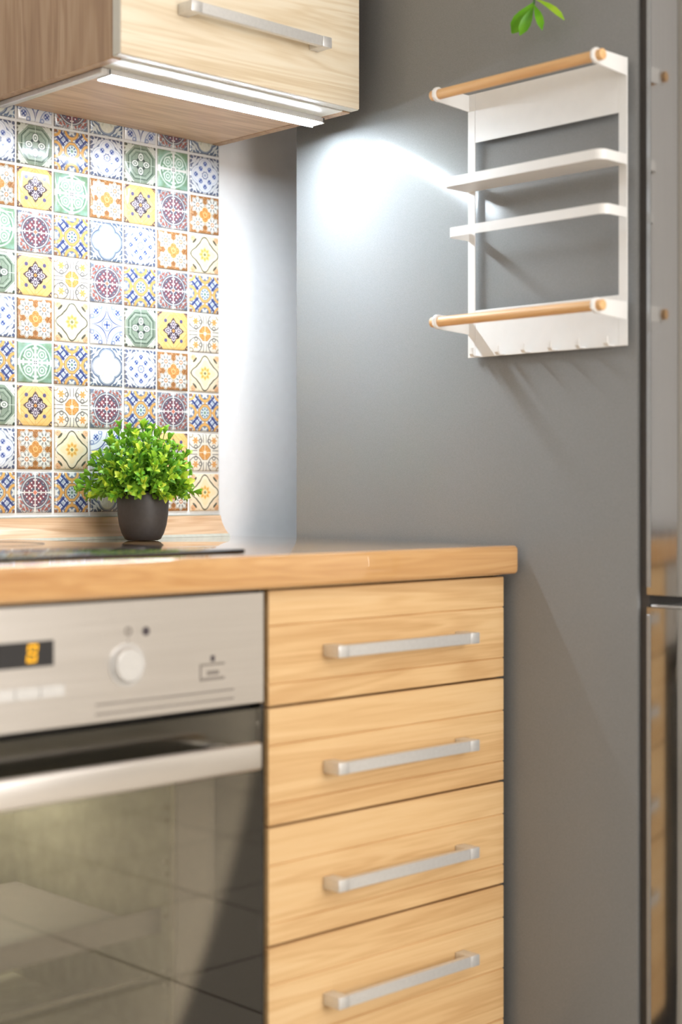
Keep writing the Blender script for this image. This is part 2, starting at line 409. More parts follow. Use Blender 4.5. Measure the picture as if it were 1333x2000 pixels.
def tG():
    s = Tile('tile_print_crimson'); s.c = s.mix(s.nz.gt(0.5, 0.2), rgb(120, 124, 136), rgb(206, 204, 204))
    s.lay(s.scroll(17, 2.0, 0.3), rgb(166, 98, 88)); s.lay(s.d1.gt(1.7), rgb(104, 116, 140))
    s.lay(s.r.lt(0.84), rgb(98, 106, 122)); s.lay(s.line(s.r, 0.76, 0.025), rgb(206, 208, 210)); s.lay(s.r.lt(0.7), rgb(128, 74, 88))
    s.lay(s.r.lt(0.68)*s.scroll(19, 0.5, 0.1), rgb(92, 98, 116))
    s.lay(((s.ax*23.0).sin()*(s.ay*23.0).sin()).gt(0.55, 0.3)*s.r.lt(0.66), rgb(232, 216, 220)); s.lay(s.dist(0.3, 0.3).lt(0.09), rgb(172, 84, 92)); s.lay(s.dist(0.3, 0.3).lt(0.045), WHT)
    s.lay(s.mn.lt(0.028, 0.03), rgb(226, 224, 222)); s.lay((s.mn-(s.mx-0.66)*0.28).lt(0.0, 0.03)*s.mx.gt(0.64), rgb(238, 238, 236))
    s.lay(s.d1.lt(0.12), rgb(222, 130, 104))
    return s.done()
def tH():
    s = Tile('tile_print_cream_quatrefoil'); s.c = rgb(220, 226, 226)
    s.lay(s.scroll(15, 1.3, 0.05), rgb(94, 112, 140))
    q = (s.dist(0.4, 0.0).min(s.dist(0.0, 0.4))-0.46)
    s.lay(q.lt(0.12), rgb(206, 214, 218)); s.lay(s.line(q, 0.085, 0.035), rgb(88, 106, 140)); s.lay(s.line(q, 0.015, 0.02), rgb(120, 136, 160)); s.lay(q.lt(-0.01), rgb(232, 234, 220))
    ry = (s.ang*12.0).cos().gt(0.4, 0.6)*s.line(s.r, 0.42, 0.2); s.lay(ry*0.45, rgb(180, 190, 168)); s.lay(s.mn.lt(0.02)*q.lt(-0.05), rgb(246, 246, 240))
    s.lay(s.r.lt(0.08), rgb(246, 246, 238))
    return s.done()
def tI():
    s = Tile('tile_print_cream_lobes'); s.c = s.mix(s.nb.gt(0.5, 0.4), rgb(240, 214, 180), rgb(246, 230, 202))
    co = s.d1.gt(1.3); s.lay(s.dist(0.8, 0.82).lt(0.16), rgb(232, 180, 134)); s.lay(co*s.scroll(12, 0.4, 0.45), rgb(92, 92, 78))
    q = s.r-(s.ang*4.0).cos()*0.13-(s.ang*8.0).cos()*0.03
    s.lay(s.line(q, 0.77, 0.04), rgb(104, 104, 88)); s.lay(q.lt(0.72), rgb(248, 234, 202)); s.lay(q.lt(0.55), rgb(250, 228, 184))
    s.lay((s.r-(s.ang*8.0).cos()*0.05).lt(0.33, 0.06), rgb(246, 202, 112)); s.lay((s.ang*8.0).cos().gt(0.3, 0.5)*s.line(s.r, 0.24, 0.06), rgb(232, 160, 70))
    s.lay(s.r.lt(0.15), rgb(248, 226, 170)); s.lay(s.d1.lt(0.1), rgb(140, 140, 100))
    return s.done()
def tJ():
    s = Tile('tile_print_orange_square'); s.c = rgb(244, 236, 220)
    d = s.dist(0.64, 0.64); GR = rgb(126, 122, 120)
    s.lay(s.line(d, 0.4, 0.028)*(s.mn.lt(0.62)), GR); s.lay(s.line(s.dist(0.3, 0.62).min(s.dist(0.62, 0.3)), 0.1, 0.028), GR)
    s.lay(s.line(s.mn, 0.1, 0.022)*s.mx.gt(0.52), GR); s.lay(s.line(s.dist(0.95, 0.95), 0.14, 0.03), rgb(170, 150, 120))
    a = s.math('ARCTAN2', s.ay-0.64, s.ax-0.64)
    s.lay((d-(a*6.0).cos()*0.05).lt(0.16, 0.06), rgb(230, 164, 84))
    k = s.mx.max(s.d1*0.72); s.lay(k.lt(0.4), rgb(150, 116, 76)); s.lay(k.lt(0.375), s.mix(s.nz.gt(0.5, 0.3), rgb(214, 140, 58), rgb(236, 176, 96)))
    s.lay(s.mn.lt(0.022, 0.02)*s.r.lt(0.4), rgb(248, 224, 184)); s.lay((s.ax*1.0).max(s.ay).lt(0.09), rgb(250, 240, 220))
    return s.done()
def tK():
    s = Tile('tile_print_blue_star'); s.c = rgb(236, 239, 245)
    asd = s.ax.sqrt()+s.ay.sqrt()
    s.lay(s.line(s.dist(1.0, 1.0), 0.72, 0.03), rgb(150, 166, 204)); s.lay(s.line(s.dist(1.0, 1.0), 0.62, 0.015), rgb(180, 192, 220))
    s.lay(s.line(asd, 1.02, 0.05, 0.05)*s.r.gt(0.2), rgb(84, 102, 160)); s.lay(s.line(asd, 0.86, 0.03, 0.05)*s.r.gt(0.5), rgb(140, 156, 200))
    s.lay(s.line(s.mx.max(s.d1*0.75), 0.3, 0.025), rgb(120, 136, 180)); s.lay(s.r.lt(0.2)*(s.ang*4.0).cos().gt(0.0, 0.5), rgb(110, 130, 190)); s.lay(s.r.lt(0.08), rgb(60, 80, 150))
    d = s.dist(0.66, 0.66); a8 = (s.ax*30.0).sin()*(s.ay*30.0).sin()
    s.lay(d.lt(0.2), rgb(206, 216, 238)); s.lay(d.lt(0.16, 0.06)*a8.gt(-0.2, 0.6), rgb(56, 84, 164)); s.lay(s.line(s.dist(0.9, 0.4).min(s.dist(0.4, 0.9)), 0.09, 0.03), rgb(130, 148, 196))
    return s.done()
TM = dict(A=tA(), B=tB(), C=tC(), D=tD(), E=tE(), F=tF(), G=tG(), H=tH(), I=tI(), J=tJ(), K=tK())

# ------------------------------------------------------------------ the room
def struct(name, mb, m): return tag(mb.build(name, m), kind='structure')
RX0, RX1, RY0, RZ = -3.4, 2.3, -4.3, 2.55
struct('floor', MB().box(RX0, RX1, RY0, 0.1, -0.1, 0), M['floor'])
struct('ceiling', MB().box(RX0, RX1, RY0, 0.1, RZ, RZ+0.1), M['ceiling'])
struct('wall_back', MB().box(RX0, RX1, 0.0, 0.1, 0, RZ), M['white_paint'])
struct('wall_left', MB().box(RX0-0.1, RX0, RY0, 0.1, 0, RZ), M['beige_paint'])
struct('wall_right', MB().box(RX1, RX1+0.1, RY0, 0.1, 0, RZ), M['beige_paint'])
wx0, wx1, wz0, wz1 = -1.2, 0.6, 0.72, 2.28
wb = MB(); wb.box(RX0, wx0, RY0-0.1, RY0, 0, RZ).box(wx1, RX1, RY0-0.1, RY0, 0, RZ).box(wx0, wx1, RY0-0.1, RY0, 0, wz0).box(wx0, wx1, RY0-0.1, RY0, wz1, RZ)
struct('wall_front', wb, M['beige_paint'])
wf = MB()
for a, b in ((wx0, wx0+0.06), ((wx0+wx1)/2-0.04, (wx0+wx1)/2+0.04), (wx1-0.06, wx1)): wf.box(a, b, RY0-0.07, RY0-0.01, wz0, wz1)
wf.box(wx0, wx1, RY0-0.07, RY0-0.01, wz0, wz0+0.06).box(wx0, wx1, RY0-0.07, RY0-0.01, wz1-0.06, wz1)
win = struct('window_1', wf, M['white_metal'])
MB().box(wx0+0.06, wx1-0.06, RY0-0.045, RY0-0.04, wz0+0.06, wz1-0.06).build('pane', M['pane'], win)

# ceiling lamps (outside the picture)
for lx, ly, lb in ((-1.5, -2.3, 'square white ceiling lamp between window and worktop'), (0.9, -2.6, 'square white ceiling lamp out in front of fridge')):
    L = thing('ceiling_lamp', (lx, ly, RZ-0.05), lb, 'lamp', 'ceiling lamps')
    MB().box(lx-0.32, lx+0.32, ly-0.32, ly+0.32, RZ-0.045, RZ-0.001, 0.006).build('housing', M['white_metal'], L)
    MB().box(lx-0.3, lx+0.3, ly-0.3, ly+0.3, RZ-0.052, RZ-0.0455).build('diffuser', M['lamp'], L)

# ------------------------------------------------------------------ tiled splashback
XT, ZT = 0.12188, 0.9415
NC, NR = 18, 10
bs = thing('tile_splashback', (-0.3, 0, ZT), 'splashback of patterned square tiles with white grout above the worktop', 'splashback')
MB().box(XT-NC*P_, XT+0.001, -0.0045, -0.0005, ZT-0.004, ZT+NR*P_).build('grout_bed', M['grout'], bs)
def tile_mesh(m):
    b = bmesh.new(); h = TH
    rings = [(h, 0.0), (h, -0.0022), (h*0.94, -0.0036), (h*0.7, -0.0042)]
    vs_ = []
    for hh, y in rings: vs_.append([b.verts.new((sx*hh, y, sz*hh)) for sx, sz in ((-1, -1), (1, -1), (1, 1), (-1, 1))])
    for i in range(3):
        for k in range(4): b.faces.new((vs_[i][k], vs_[i][(k+1) % 4], vs_[i+1][(k+1) % 4], vs_[i+1][k]))
    b.faces.new(vs_[3])
    bmesh.ops.recalc_face_normals(b, faces=b.faces)
    me = bpy.data.meshes.new('tile'); b.to_mesh(me); b.free(); me.materials.append(m)
    # outward is -y
    if sum(p.normal.y for p in me.polygons) > 0: me.flip_normals()
    me.shade_smooth(); me.set_sharp_from_angle(angle=math.radians(50))
    return me
TMESH = {k: tile_mesh(m) for k, m in TM.items()}
GRID = ['HKGHKGH', 'CABCADC', 'FEDFEGF', 'DGBHCFI', 'AEJGBGB', 'CFIKAEJ', 'BDBHCFI', 'AEJGBGB', 'CFIKAEJ', 'BGBHCFI']
EXT = ['GHKGK', 'DCBAC', 'GFDEF', 'FICBH', 'BGJEB', 'EJAIK', 'FICBD', 'GBEJG', 'AKICF', 'IFHGC']
for r in range(NR):
    row = (GRID[(r+4) % 10][:6]+EXT[r]+GRID[r])
    for c in range(NC):
        x = XT-(NC-c-0.5)*P_; z = ZT+(NR-1-r+0.5)*P_
        inst('tile', TMESH[row[c]], bs, (x+random.uniform(-.0003, .0003), -0.0035+random.uniform(-.0004, .0004), z+random.uniform(-.0003, .0003)),
             (random.uniform(-.008, .008), random.uniform(-.006, .006), random.uniform(-.008, .008)))

# ------------------------------------------------------------------ worktop, upstand, hob
WX0, XC, D, ZW, ZB = -0.95, 0.1514, 0.6375, 0.9010, 0.8595
wt = MB().box(WX0, XC, -D, -0.001, ZB, ZW, 0.0075, 4, keep=lambda e: not all(v.co.y > -0.01 for v in e.verts)).build('worktop', M['worktop'])
tag(wt, 'thick wood-look worktop with rounded front edge running to the fridge', 'worktop')
up = thing('worktop_upstand', (-0.4, -0.015, ZW), 'wood-look sealing strip between worktop and patterned tiles', 'sealing strip')
pr = [(-0.0012, ZW), (-0.031, ZW), (-0.031, ZW+0.004), (-0.022, ZW+0.0115), (-0.0135, ZW+0.023), (-0.0095, ZW+0.0345), (-0.0012, ZW+0.0345)]
MB().prism(pr, 0, WX0, 0.1213).build('strip', M['upstand'], up)
MB().box(WX0, 0.1213, -0.0085, -0.0012, ZW+0.0346, ZT-0.0045, 0.001, 1).build('sealant_bead', M['silicone'], up)
MB().prism([(-0.031, ZW+0.0001), (-0.0355, ZW+0.0001), (-0.031, ZW+0.0045)], 0, WX0, 0.1213).build('rubber_lip', M['silicone'], up)
HX0, HX1, HY0, HY1 = -0.905, -0.3155, -0.587, -0.075
hob = thing('ceramic_hob', ((HX0+HX1)/2, (HY0+HY1)/2, ZW), 'flat black glass hob set on the wooden worktop', 'hob')
MB().box(HX0, HX1, HY0, HY1, ZW+0.0003, ZW+0.0055, 0.0018, 2).build('glass_top', M['hob'], hob)
for hx, hy, hr in ((-0.75, -0.45, 0.09), (-0.46, -0.45, 0.075), (-0.75, -0.20, 0.075), (-0.46, -0.20, 0.09)):
    MB().lathe((hx, hy, ZW+0.0056), [(hr-0.002, 0), (hr-0.002, 0.0002), (hr, 0.0002), (hr, 0)], 48).build('cooking_zone', M['print_soft'], hob)

# ------------------------------------------------------------------ bar handles
def add_handle(parent, x0, x1, yf, zc, h=0.0158, out=0.031, leg=0.0185):
    m = MB()
    for a, b in ((x0, x0+leg), (x1-leg, x1)):
        m.box(a, b, yf-out, yf-0.0002, zc-h/2, zc+h/2, 0.0012, 2)
    m.box(x0+leg+0.0004, x1-leg-0.0004, yf-out+0.0003, yf-out+0.0095, zc-h/2+0.0003, zc+h/2-0.0003, 0.0008, 1)
    o = m.build('handle', M['alu'], parent); part(o, 'satin aluminium bar handle with square ends')
    return o

# ------------------------------------------------------------------ drawer unit
YD = -0.5725; DXL, DXR = -0.2655, 0.1928
du = thing('drawer_unit', ((DXL+DXR)/2, -0.29, 0.0), 'oak-fronted base unit with four drawers between oven and fridge', 'drawer unit')
cb = MB()
cb.box(DXL, DXL+0.016, -0.5535, -0.02, 0.10, 0.857-0.001).box(DXR-0.016, DXR, -0.5535, -0.02, 0.10, 0.857-0.001)
cb.box(DXL, DXR, -0.5535, -0.02, 0.10, 0.116).box(DXL, DXR, -0.03, -0.02, 0.10, 0.857-0.001).box(DXL, DXR, -0.5535, -0.48, 0.857-0.018, 0.857-0.001)
cb.build('carcass', M['dark'], du)
MB().box(DXL, DXR, -0.51, -0.495, -0.0282, 0.0995).build('plinth', M['dark'], du)
def front_profile(z0, z1, gs):
    yf, yb, b = YD, YD+0.0185, 0.0012
    p = [(yb, z0), (yf+b, z0), (yf, z0+b)]
    for g in gs: p += [(yf, z0+g-0.0013), (yf+0.0020, z0+g), (yf, z0+g+0.0013)]
    p += [(yf, z1-b), (yf+b, z1), (yb, z1)]
    return p
zl = [0.2505, 0.4018, 0.5531, 0.7044, 0.8535]
zl = [0.1050]+zl
for i in range(1, 5):
    z0, z1 = (zl[i] if i > 1 else zl[0])+0.0016, zl[i+1]-0.0016      # the lowest drawer is a deep one
    gr = (0.0275, 0.1015) if i > 1 else (0.0245, 0.0985, 0.1725, 0.2465)
    m = MB().prism(front_profile(z0, z1, gr), 0, DXL+0.0008, DXR-0.0002)
    m.box(DXL+0.03, DXR-0.03, -0.5535, -0.10, z0+0.012, z0+0.10)
    d = m.build('drawer', M['oak'], du, smooth=20)
    add_handle(d, -0.171, 0.1045, YD, zl[i]+0.0660)

# ------------------------------------------------------------------ oven
OX0, OX1 = -0.868, -0.2735
ov = thing('built_in_oven', ((OX0+OX1)/2, -0.3, 0.0), 'built-in stainless steel oven with glass door and amber display', 'oven')
PZ0, PZ1 = 0.7115, 0.8505
hs = MB()   # carcass around the cavity
hs.box(OX0, OX0+0.05, -0.545, -0.05, 0.12, 0.845).box(OX1-0.05, OX1, -0.545, -0.05, 0.12, 0.845).box(OX0+0.05, OX1-0.05, -0.545, -0.05, 0.705, 0.845)
hs.box(OX0+0.05, OX1-0.05, -0.545, -0.05, 0.12, 0.27).box(OX0+0.05, OX1-0.05, -0.08, -0.05, 0.27, 0.705)
hs.box(OX1+0.0005, OX1+0.0065, -0.566, -0.05, 0.10, 0.8555)
hs.box(OX0, OX1, -0.50, -0.06, -0.0282, 0.12)
hs.build('housing', M['dark'], ov)
CX0, CX1, CZ0, CZ1, CY1 = OX0+0.06, OX1-0.0985, 0.30, 0.69, -0.15
cv = MB()
cv.box(CX1, CX1+0.004, -0.544, CY1, CZ0, CZ1).box(CX0-0.004, CX0, -0.544, CY1, CZ0, CZ1).box(CX0-0.004, CX1+0.004, CY1, CY1+0.004, CZ0, CZ1)
cv.box(CX0-0.004, CX1+0.004, -0.544, CY1+0.004, CZ0-0.004, CZ0).box(CX0-0.004, CX1+0.004, -0.544, CY1+0.004, CZ1, CZ1+0.004)
cavity = cv.build('cavity', M['enamel'], ov)
for z in (0.584, 0.569, 0.517, 0.5016, 0.4498, 0.3814, 0.3655, 0.318):
    MB().cyl((CX1-0.0001, -0.505, z), (CX1-0.006, -0.505, z), 0.0036, 0.0024, 10).build('rivet', M['chrome'], cavity)
tr_ = MB().box(CX0+0.01, CX1-0.014, -0.505, -0.18, 0.4335, 0.436)
tr_.box(CX0+0.01, CX1-0.014, -0.511, -0.5055, 0.4325, 0.4635, 0.0015, 1).build('baking_tray', M['frit'], ov)
MB().cyl((CX0+0.01, -0.515, 0.3843), (CX1-0.038, -0.515, 0.3843), 0.0028, n=10).build('rack_bar', M['chrome'], ov)
# added glowing disc under the cavity roof, put in to brighten the interior
MB().cyl((CX1-0.07, -0.20, CZ1-0.0005), (CX1-0.07, -0.20, CZ1-0.015), 0.025, 0.02, 20).build('added_cavity_light', emit('added_cavity_glow', (1, 0.97, 0.92, 1), 80), ov)
# door
od = MB()
od.box(OX0+0.002, OX1-0.066, -0.5595, -0.5475, 0.64, 0.7045).box(OX1-0.066, OX1-0.0025, -0.5595, -0.5475, 0.16, 0.7045).box(OX0+0.002, OX0+0.03, -0.5595, -0.5475, 0.16, 0.64).box(OX0+0.03, OX1-0.066, -0.5595, -0.5475, 0.16, 0.29)
door = od.build('door', M['dark'], ov)
fr = MB().box(OX1-0.124, OX1-0.0661, -0.5565, -0.5478, 0.2905, 0.6395); fr.build('inner_frame', M['frit'], door)
MB().box(OX1-0.1285, OX1-0.1245, -0.5545, -0.5485, 0.2905, 0.6395).build('seal_trim', M['chrome'], door)
MB().box(OX0+0.001, OX1-0.001, -0.5725, -0.5655, 0.155, 0.7055).build('glass_pane', M['oven_glass'], door)
hb = MB().box(OX0+0.02, -0.3265, -0.633, -0.6195, 0.6425, 0.6755, 0.004, 3)
for hx in (OX0+0.05, -0.365): hb.box(hx, hx+0.022, -0.6195, -0.5725, 0.649, 0.669, 0.002, 2)
part(hb.build('handle', M['steel'], door), 'broad flat stainless steel oven door handle')
# control panel
cp = MB().prism([(-0.5725, PZ0+0.002), (-0.5705, PZ0), (-0.548, PZ0), (-0.548, PZ1), (-0.5725, PZ1)], 0, OX0, OX1).build('control_panel', M['steel'], ov)
YP = -0.5725
MB().box(-0.70, -0.5842, YP-0.0006, YP+0.002, 0.7835, 0.8120, 0.0003, 1).build('display', M['dark'], cp)
dg = MB(); gx, gz, gw, gh = -0.6185, 0.799, 0.0095, 0.0195; st = 0.0024
def seg(x0, z0, x1, z1):
    sl = 0.12
    dg.prism([(x0+(z0-gz)*sl, z0), (x1+(z0-gz)*sl, z0), (x1+(z1-gz)*sl, z1), (x0+(z1-gz)*sl, z1)], 1, YP-0.0012, YP-0.0007)
for zz in (gz-gh/2, gz-st/2, gz+gh/2-st): seg(gx+st, zz, gx+gw, zz+st)
for xx in (gx, gx+gw):
    seg(xx, gz-gh/2, xx+st, gz-st/2); seg(xx, gz+st/2, xx+st, gz+gh/2)
part(dg.build('display_digit', M['digit'], cp), 'glowing amber digit on the oven display')
for k in range(4):
    MB().box(-0.70+k*0.0322, -0.70+k*0.0322+0.031, YP-0.0040, YP+0.001, 0.7490, 0.7612).build('button', M['alu'], cp, smooth=0)
kx, kz = -0.4845, 0.7762
kb = MB().cyl((kx, YP, kz), (kx, YP-0.003, kz), 0.0248, n=40)
kb.cyl((kx, YP-0.003, kz), (kx, YP-0.010, kz), 0.0218, 0.0205, n=40, bev=0.0025)
part(kb.build('knob', M['alu'], cp), 'round silver control knob')
def ring(x, z, r0, r1, m, nm):
    q = MB(); n = 24; v = []; f = []
    for k in range(n):
        a = 2*math.pi*k/n
        for r, y in ((r0, YP-0.0004), (r1, YP-0.0004), (r1, YP+0.0002), (r0, YP+0.0002)): v.append((x+r*math.cos(a), y, z+r*math.sin(a)))
    for k in range(n):
        for j in range(4): f.append((k*4+j, k*4+(j+1) % 4, ((k+1) % n)*4+(j+1) % 4, ((k+1) % n)*4+j))
    q.add(v, f).build(nm, m, cp)
ring(-0.4820, 0.8150, 0.0028, 0.0052, M['print_soft'], 'printed_icon')
MB().cyl((-0.4565, YP+0.0002, 0.8135), (-0.4565, YP-0.0006, 0.8135), 0.0052, n=20).build('indicator_light', M['print'], cp)
MB().box(-0.4826, -0.4814, YP-0.0004, YP+0.0002, 0.8030, 0.8060).build('knob_mark', M['print_soft'], cp)
lg = MB(); lx0, lx1, lz0, lz1 = -0.3755, -0.3370, 0.7475, 0.7680; tk = 0.0022
lg.box(lx0, lx0+tk, YP-0.0005, YP+0.0002, lz0, lz1).box(lx0+tk, lx1, YP-0.0005, YP+0.0002, lz0, lz0+tk*1.6).box(lx0+tk, lx1, YP-0.0005, YP+0.0002, lz1-tk, lz1)
lg.box(lx0+0.011, lx1-0.009, YP-0.0005, YP+0.0002, lz0+0.0065, lz0+0.0115)
lg.build('printed_emblem', M['print_soft'], cp)
MB().box(-0.3585, -0.3525, YP-0.0006, YP+0.0002, 0.7700, 0.7775, 0.0002, 1).build('printed_symbol', M['print'], cp)
for z in (0.7335, 0.7225): MB().box(-0.528, -0.322, YP-0.0003, YP+0.0003, z-0.0011, z+0.0011).build('engraved_line', M['print_soft'], cp)


# sizes corrected so that the fronts stand flush under the 64 cm deep worktop
for o_, lc in ((du, (-0.0789, -0.3391, 0.0275)), (ov, (-0.5984, -0.3488, 0.0275))):
    o_.scale = (0.972,)*3; o_.location = lc

# ------------------------------------------------------------------ wall cabinet
UXL, UXR, YU = -0.3292, 0.1187, -0.34685; UZ = 1.5600; UZT = 2.25
wc = thing('wall_cabinet', ((UXL+UXR)/2, -0.17, UZ), 'wall cupboard with pale ash door hung above the tiles', 'cabinet')
YB = YU+0.0205
MB().box(UXL, UXL+0.016, YB, -0.0095, UZ, UZT, 0.0008, 1).build('side_panel', M['sonoma'], wc)
MB().box(UXR-0.016, UXR, YB, -0.0095, UZ, UZT, 0.0008, 1).build('side_panel', M['sonoma'], wc)
MB().box(UXL+0.0165, UXR-0.0165, -0.2785, -0.0095, UZ+0.001, UZ+0.017).build('bottom_panel', M['sonoma_x'], wc)
MB().box(UXL+0.0165, UXR-0.0165, YB, -0.279, UZ+0.0005, UZ+0.017).build('front_rail', M['edge'], wc)
MB().box(UXL+0.0165, UXR-0.0165, YB, -0.0095, UZT-0.016, UZT).build('top_panel', M['sonoma_x'], wc)
MB().box(UXL+0.0165, UXR-0.0165, -0.0125, -0.0095, UZ+0.0175, UZT-0.0165).build('back_panel', M['white_paint'], wc)
part(MB().box(UXL+0.0168, UXL+0.0285, -0.2785, -0.0105, UZ-0.0075, UZ+0.0005, 0.001, 1).build('edge_profile', M['alu'], wc), 'pale aluminium edge profile')
wd = MB().box(UXL+0.0005, UXR, YU, YU+0.0183, UZ+0.0028, UZT, 0.0012, 2).build('door', M['ash'], wc)
eb = MB().box(UXL-0.0004, UXL+0.0003, YU+0.0015, YU+0.0180, UZ+0.0028, UZT).box(UXL+0.0005, UXR-0.001, YU+0.0015, YU+0.0180, UZ+0.0018, UZ+0.0026)
part(eb.build('edge_band', M['edge'], wd), 'pale greenish edge band')
add_handle(wd, -0.2335, 0.0315, YU, 1.6412)
# LED light
led = thing('led_strip_light', (-0.1, -0.262, UZ-0.012), 'bright white LED strip in aluminium profile under the wall cupboard', 'LED light')
LX0, LX1, LY0, LY1 = -0.2995, 0.1095, -0.2785, -0.2500
pf = MB().box(LX0, LX1, LY0, LY0+0.0018, UZ-0.0074, UZ+0.0008).box(LX0, LX1, LY1-0.0018, LY1, UZ-0.0104, UZ+0.0008).box(LX0, LX1, LY0+0.0018, LY1-0.0018, UZ-0.001, UZ+0.0008)
pf.build('profile', M['alu'], led)
MB().box(LX0+0.004, LX1-0.004, LY0+0.0021, LY1-0.0021, UZ-0.0088, UZ-0.0012, 0.0012, 2).build('diffuser', M['led'], led)
MB().box(LX0-0.0005, LX0+0.0035, LY0, LY1, UZ-0.0088, UZ+0.0006, 0.0008, 1).build('end_cap', M['white_metal'], led)
MB().box(LX1-0.0035, LX1+0.0005, LY0, LY1, UZ-0.0088, UZ+0.0006, 0.0008, 1).build('end_cap', M['white_metal'], led)

# ------------------------------------------------------------------ fridge
FX, FXR, FYB, FYF, FZT = 0.160, 0.755, -0.1567, -0.8320, 1.86
fg = thing('fridge_freezer', (0.45, -0.5, 0.0), 'tall fridge freezer with graphite side and polished steel doors', 'fridge')
MB().box(FX, FXR, FYF, FYB, 0.03, FZT, 0.0025, 2).build('body', M['fridge'], fg)
for (a, b) in ((FX+0.05, FYB-0.06), (FXR-0.05, FYB-0.06), (FX+0.05, FYF+0.06), (FXR-0.05, FYF+0.06)):
    MB().cyl((a, b, 0), (a, b, 0.032), 0.018, n=16).build('foot', M['dark'], fg)
MB().box(FX+0.006, FXR-0.006, FYF-0.0142, FYF-0.0004, 0.06, FZT-0.006).build('door_gasket', M['gasket'], fg)
def fdoor(z0, z1, lb):
    r = 0.016; yb = -0.8465; yf = -0.9080
    poly = []
    for k in range(7):
        a = math.pi/2*k/6; poly.append((FX+r-r*math.cos(a), yf+r-r*math.sin(a)))
    for k in range(7):
        a = math.pi/2*k/6; poly.append((FXR-r+r*math.sin(a), yf+r-r*math.cos(a)))
    poly += [(FXR, yb), (FX, yb)]
    d = MB().prism(poly, 2, z0, z1).build('door', M['door_steel'], fg, smooth=40); part(d, lb)
    tz0, tz1 = (z0+0.010, z1) if z0 > 0.5 else (z0, z1-0.010)
    tm = MB().box(FX-0.0012, FX-0.0001, -0.8525, -0.8466, tz0, tz1, 0.0004, 1)
    part(tm.build('edge_trim', M['alu_dark'], d), 'narrow pale edge trim')
    return d
ud = fdoor(0.8405, FZT-0.004, 'upper polished steel fridge door')
ld = fdoor(0.06, 0.8240, 'lower polished steel freezer door')
MB().box(FX+0.006, FXR-0.006, -0.903, -0.848, 0.8242, 0.8270, 0.001, 1).build('top_cap', M['alu'], ld)

# ------------------------------------------------------------------ magnetic rack
RKX = 0.2075   # back of plates; magnets fill up to the fridge side
RY_L, RY_R, RZ0, RZ1 = -0.4915, -0.7825, 1.1775, 1.5735
rk = thing('magnetic_rack', (0.19, -0.637, RZ0), 'white metal kitchen rack with wooden dowels hung on the fridge side', 'rack')
x0, x1 = RKX-0.0018, RKX
W = M['white_metal']
def yb(a, b): return (min(a, b), max(a, b))
for nm, (a, b), (c, d_) in (('back_plate', yb(RY_L-0.0145, RY_R+0.0145), (1.4995, RZ1)), ('back_plate', yb(RY_L-0.0145, RY_R+0.0145), (RZ0, 1.2480))):
    MB().box(x0, x1, a, b, c, d_, 0.0005, 1).build(nm, W, rk)
for ys in (RY_L, RY_R+0.0145):
    m = MB().box(x0, x1, ys-0.0143, ys, RZ0, RZ1, 0.0005, 1)
    inner = ys-0.0143 if ys == RY_L else ys
    m.build('upright', W, rk)
for zc in (1.5365, 1.2130):
    for ys in (-0.545, -0.637, -0.729): MB().cyl((RKX+0.0001, ys, zc), (0.2183, ys, zc), 0.013, n=20).build('magnet', M['dark'], rk)
DX = 0.1375
def bracket(y, zc, h):
    xs = [(RKX-0.002, zc-h/2-0.0075), (RKX-0.002, zc+h/2+0.003)]
    poly = [(RKX-0.0019, zc-h/2-0.004), (RKX-0.0019, zc+h/2), (DX-0.004, zc+h/2), (DX-0.0115, zc+h/2-0.006), (DX-0.0115, zc-h/2+0.005), (DX-0.004, zc-h/2)]
    return MB().prism(poly, 1, y-0.0012, y+0.0012).build('bracket', W, rk)
for zc in (1.5625, 1.2270):
    for y in (RY_L-0.0015, RY_R+0.0015): bracket(y, zc, 0.0205)
    dw = MB().cyl((DX, RY_L+0.0105, zc), (DX, RY_R-0.0105, zc), 0.0075, n=24, bev=0.0012).build('dowel', M['dowel'], rk)
    part(dw, 'round beech dowel')
    for y in (RY_L-0.0015, RY_R+0.0015):
        MB().cyl((DX, y-0.0032, zc), (DX, y+0.0032, zc), 0.0108, n=24, bev=0.0012).build('ring', W, rk)
def rounded_U(xf, ya, yb_, rad, thick, xw):
    """outer outline, from wall at ya to wall at yb_, rounded front corners"""
    pts = [(xw, ya)]
    for k in range(9):
        a = math.pi/2*k/8; pts.append((xf+rad-rad*math.sin(a), ya-rad+rad*math.cos(a)))
    for k in range(9):
        a = math.pi/2*k/8; pts.append((xf+rad-rad*math.cos(a), yb_+rad-rad*math.sin(a)))
    pts.append((xw, yb_))
    return pts
def band(xf, ya, yb_, rad, th, z0, z1, xw):
    o = rounded_U(xf, ya, yb_, rad, th, xw); i = rounded_U(xf+th, ya-th, yb_+th, max(rad-th, 0.001), th, xw)
    n = len(o); v = [(p[0], p[1], z) for z in (z0, z1) for p in o]+[(p[0], p[1], z) for z in (z0, z1) for p in i]
    f = []
    for k in range(n-1):
        f += [(k, k+1, n+k+1, n+k), (2*n+k, 3*n+k, 3*n+k+1, 2*n+k+1), (k, 2*n+k, 2*n+k+1, k+1), (n+k, n+k+1, 3*n+k+1, 3*n+k)]
    for k in (0, n-1): f.append((k, n+k, 3*n+k, 2*n+k))
    return MB().add(v, f)
xw = RKX-0.0019

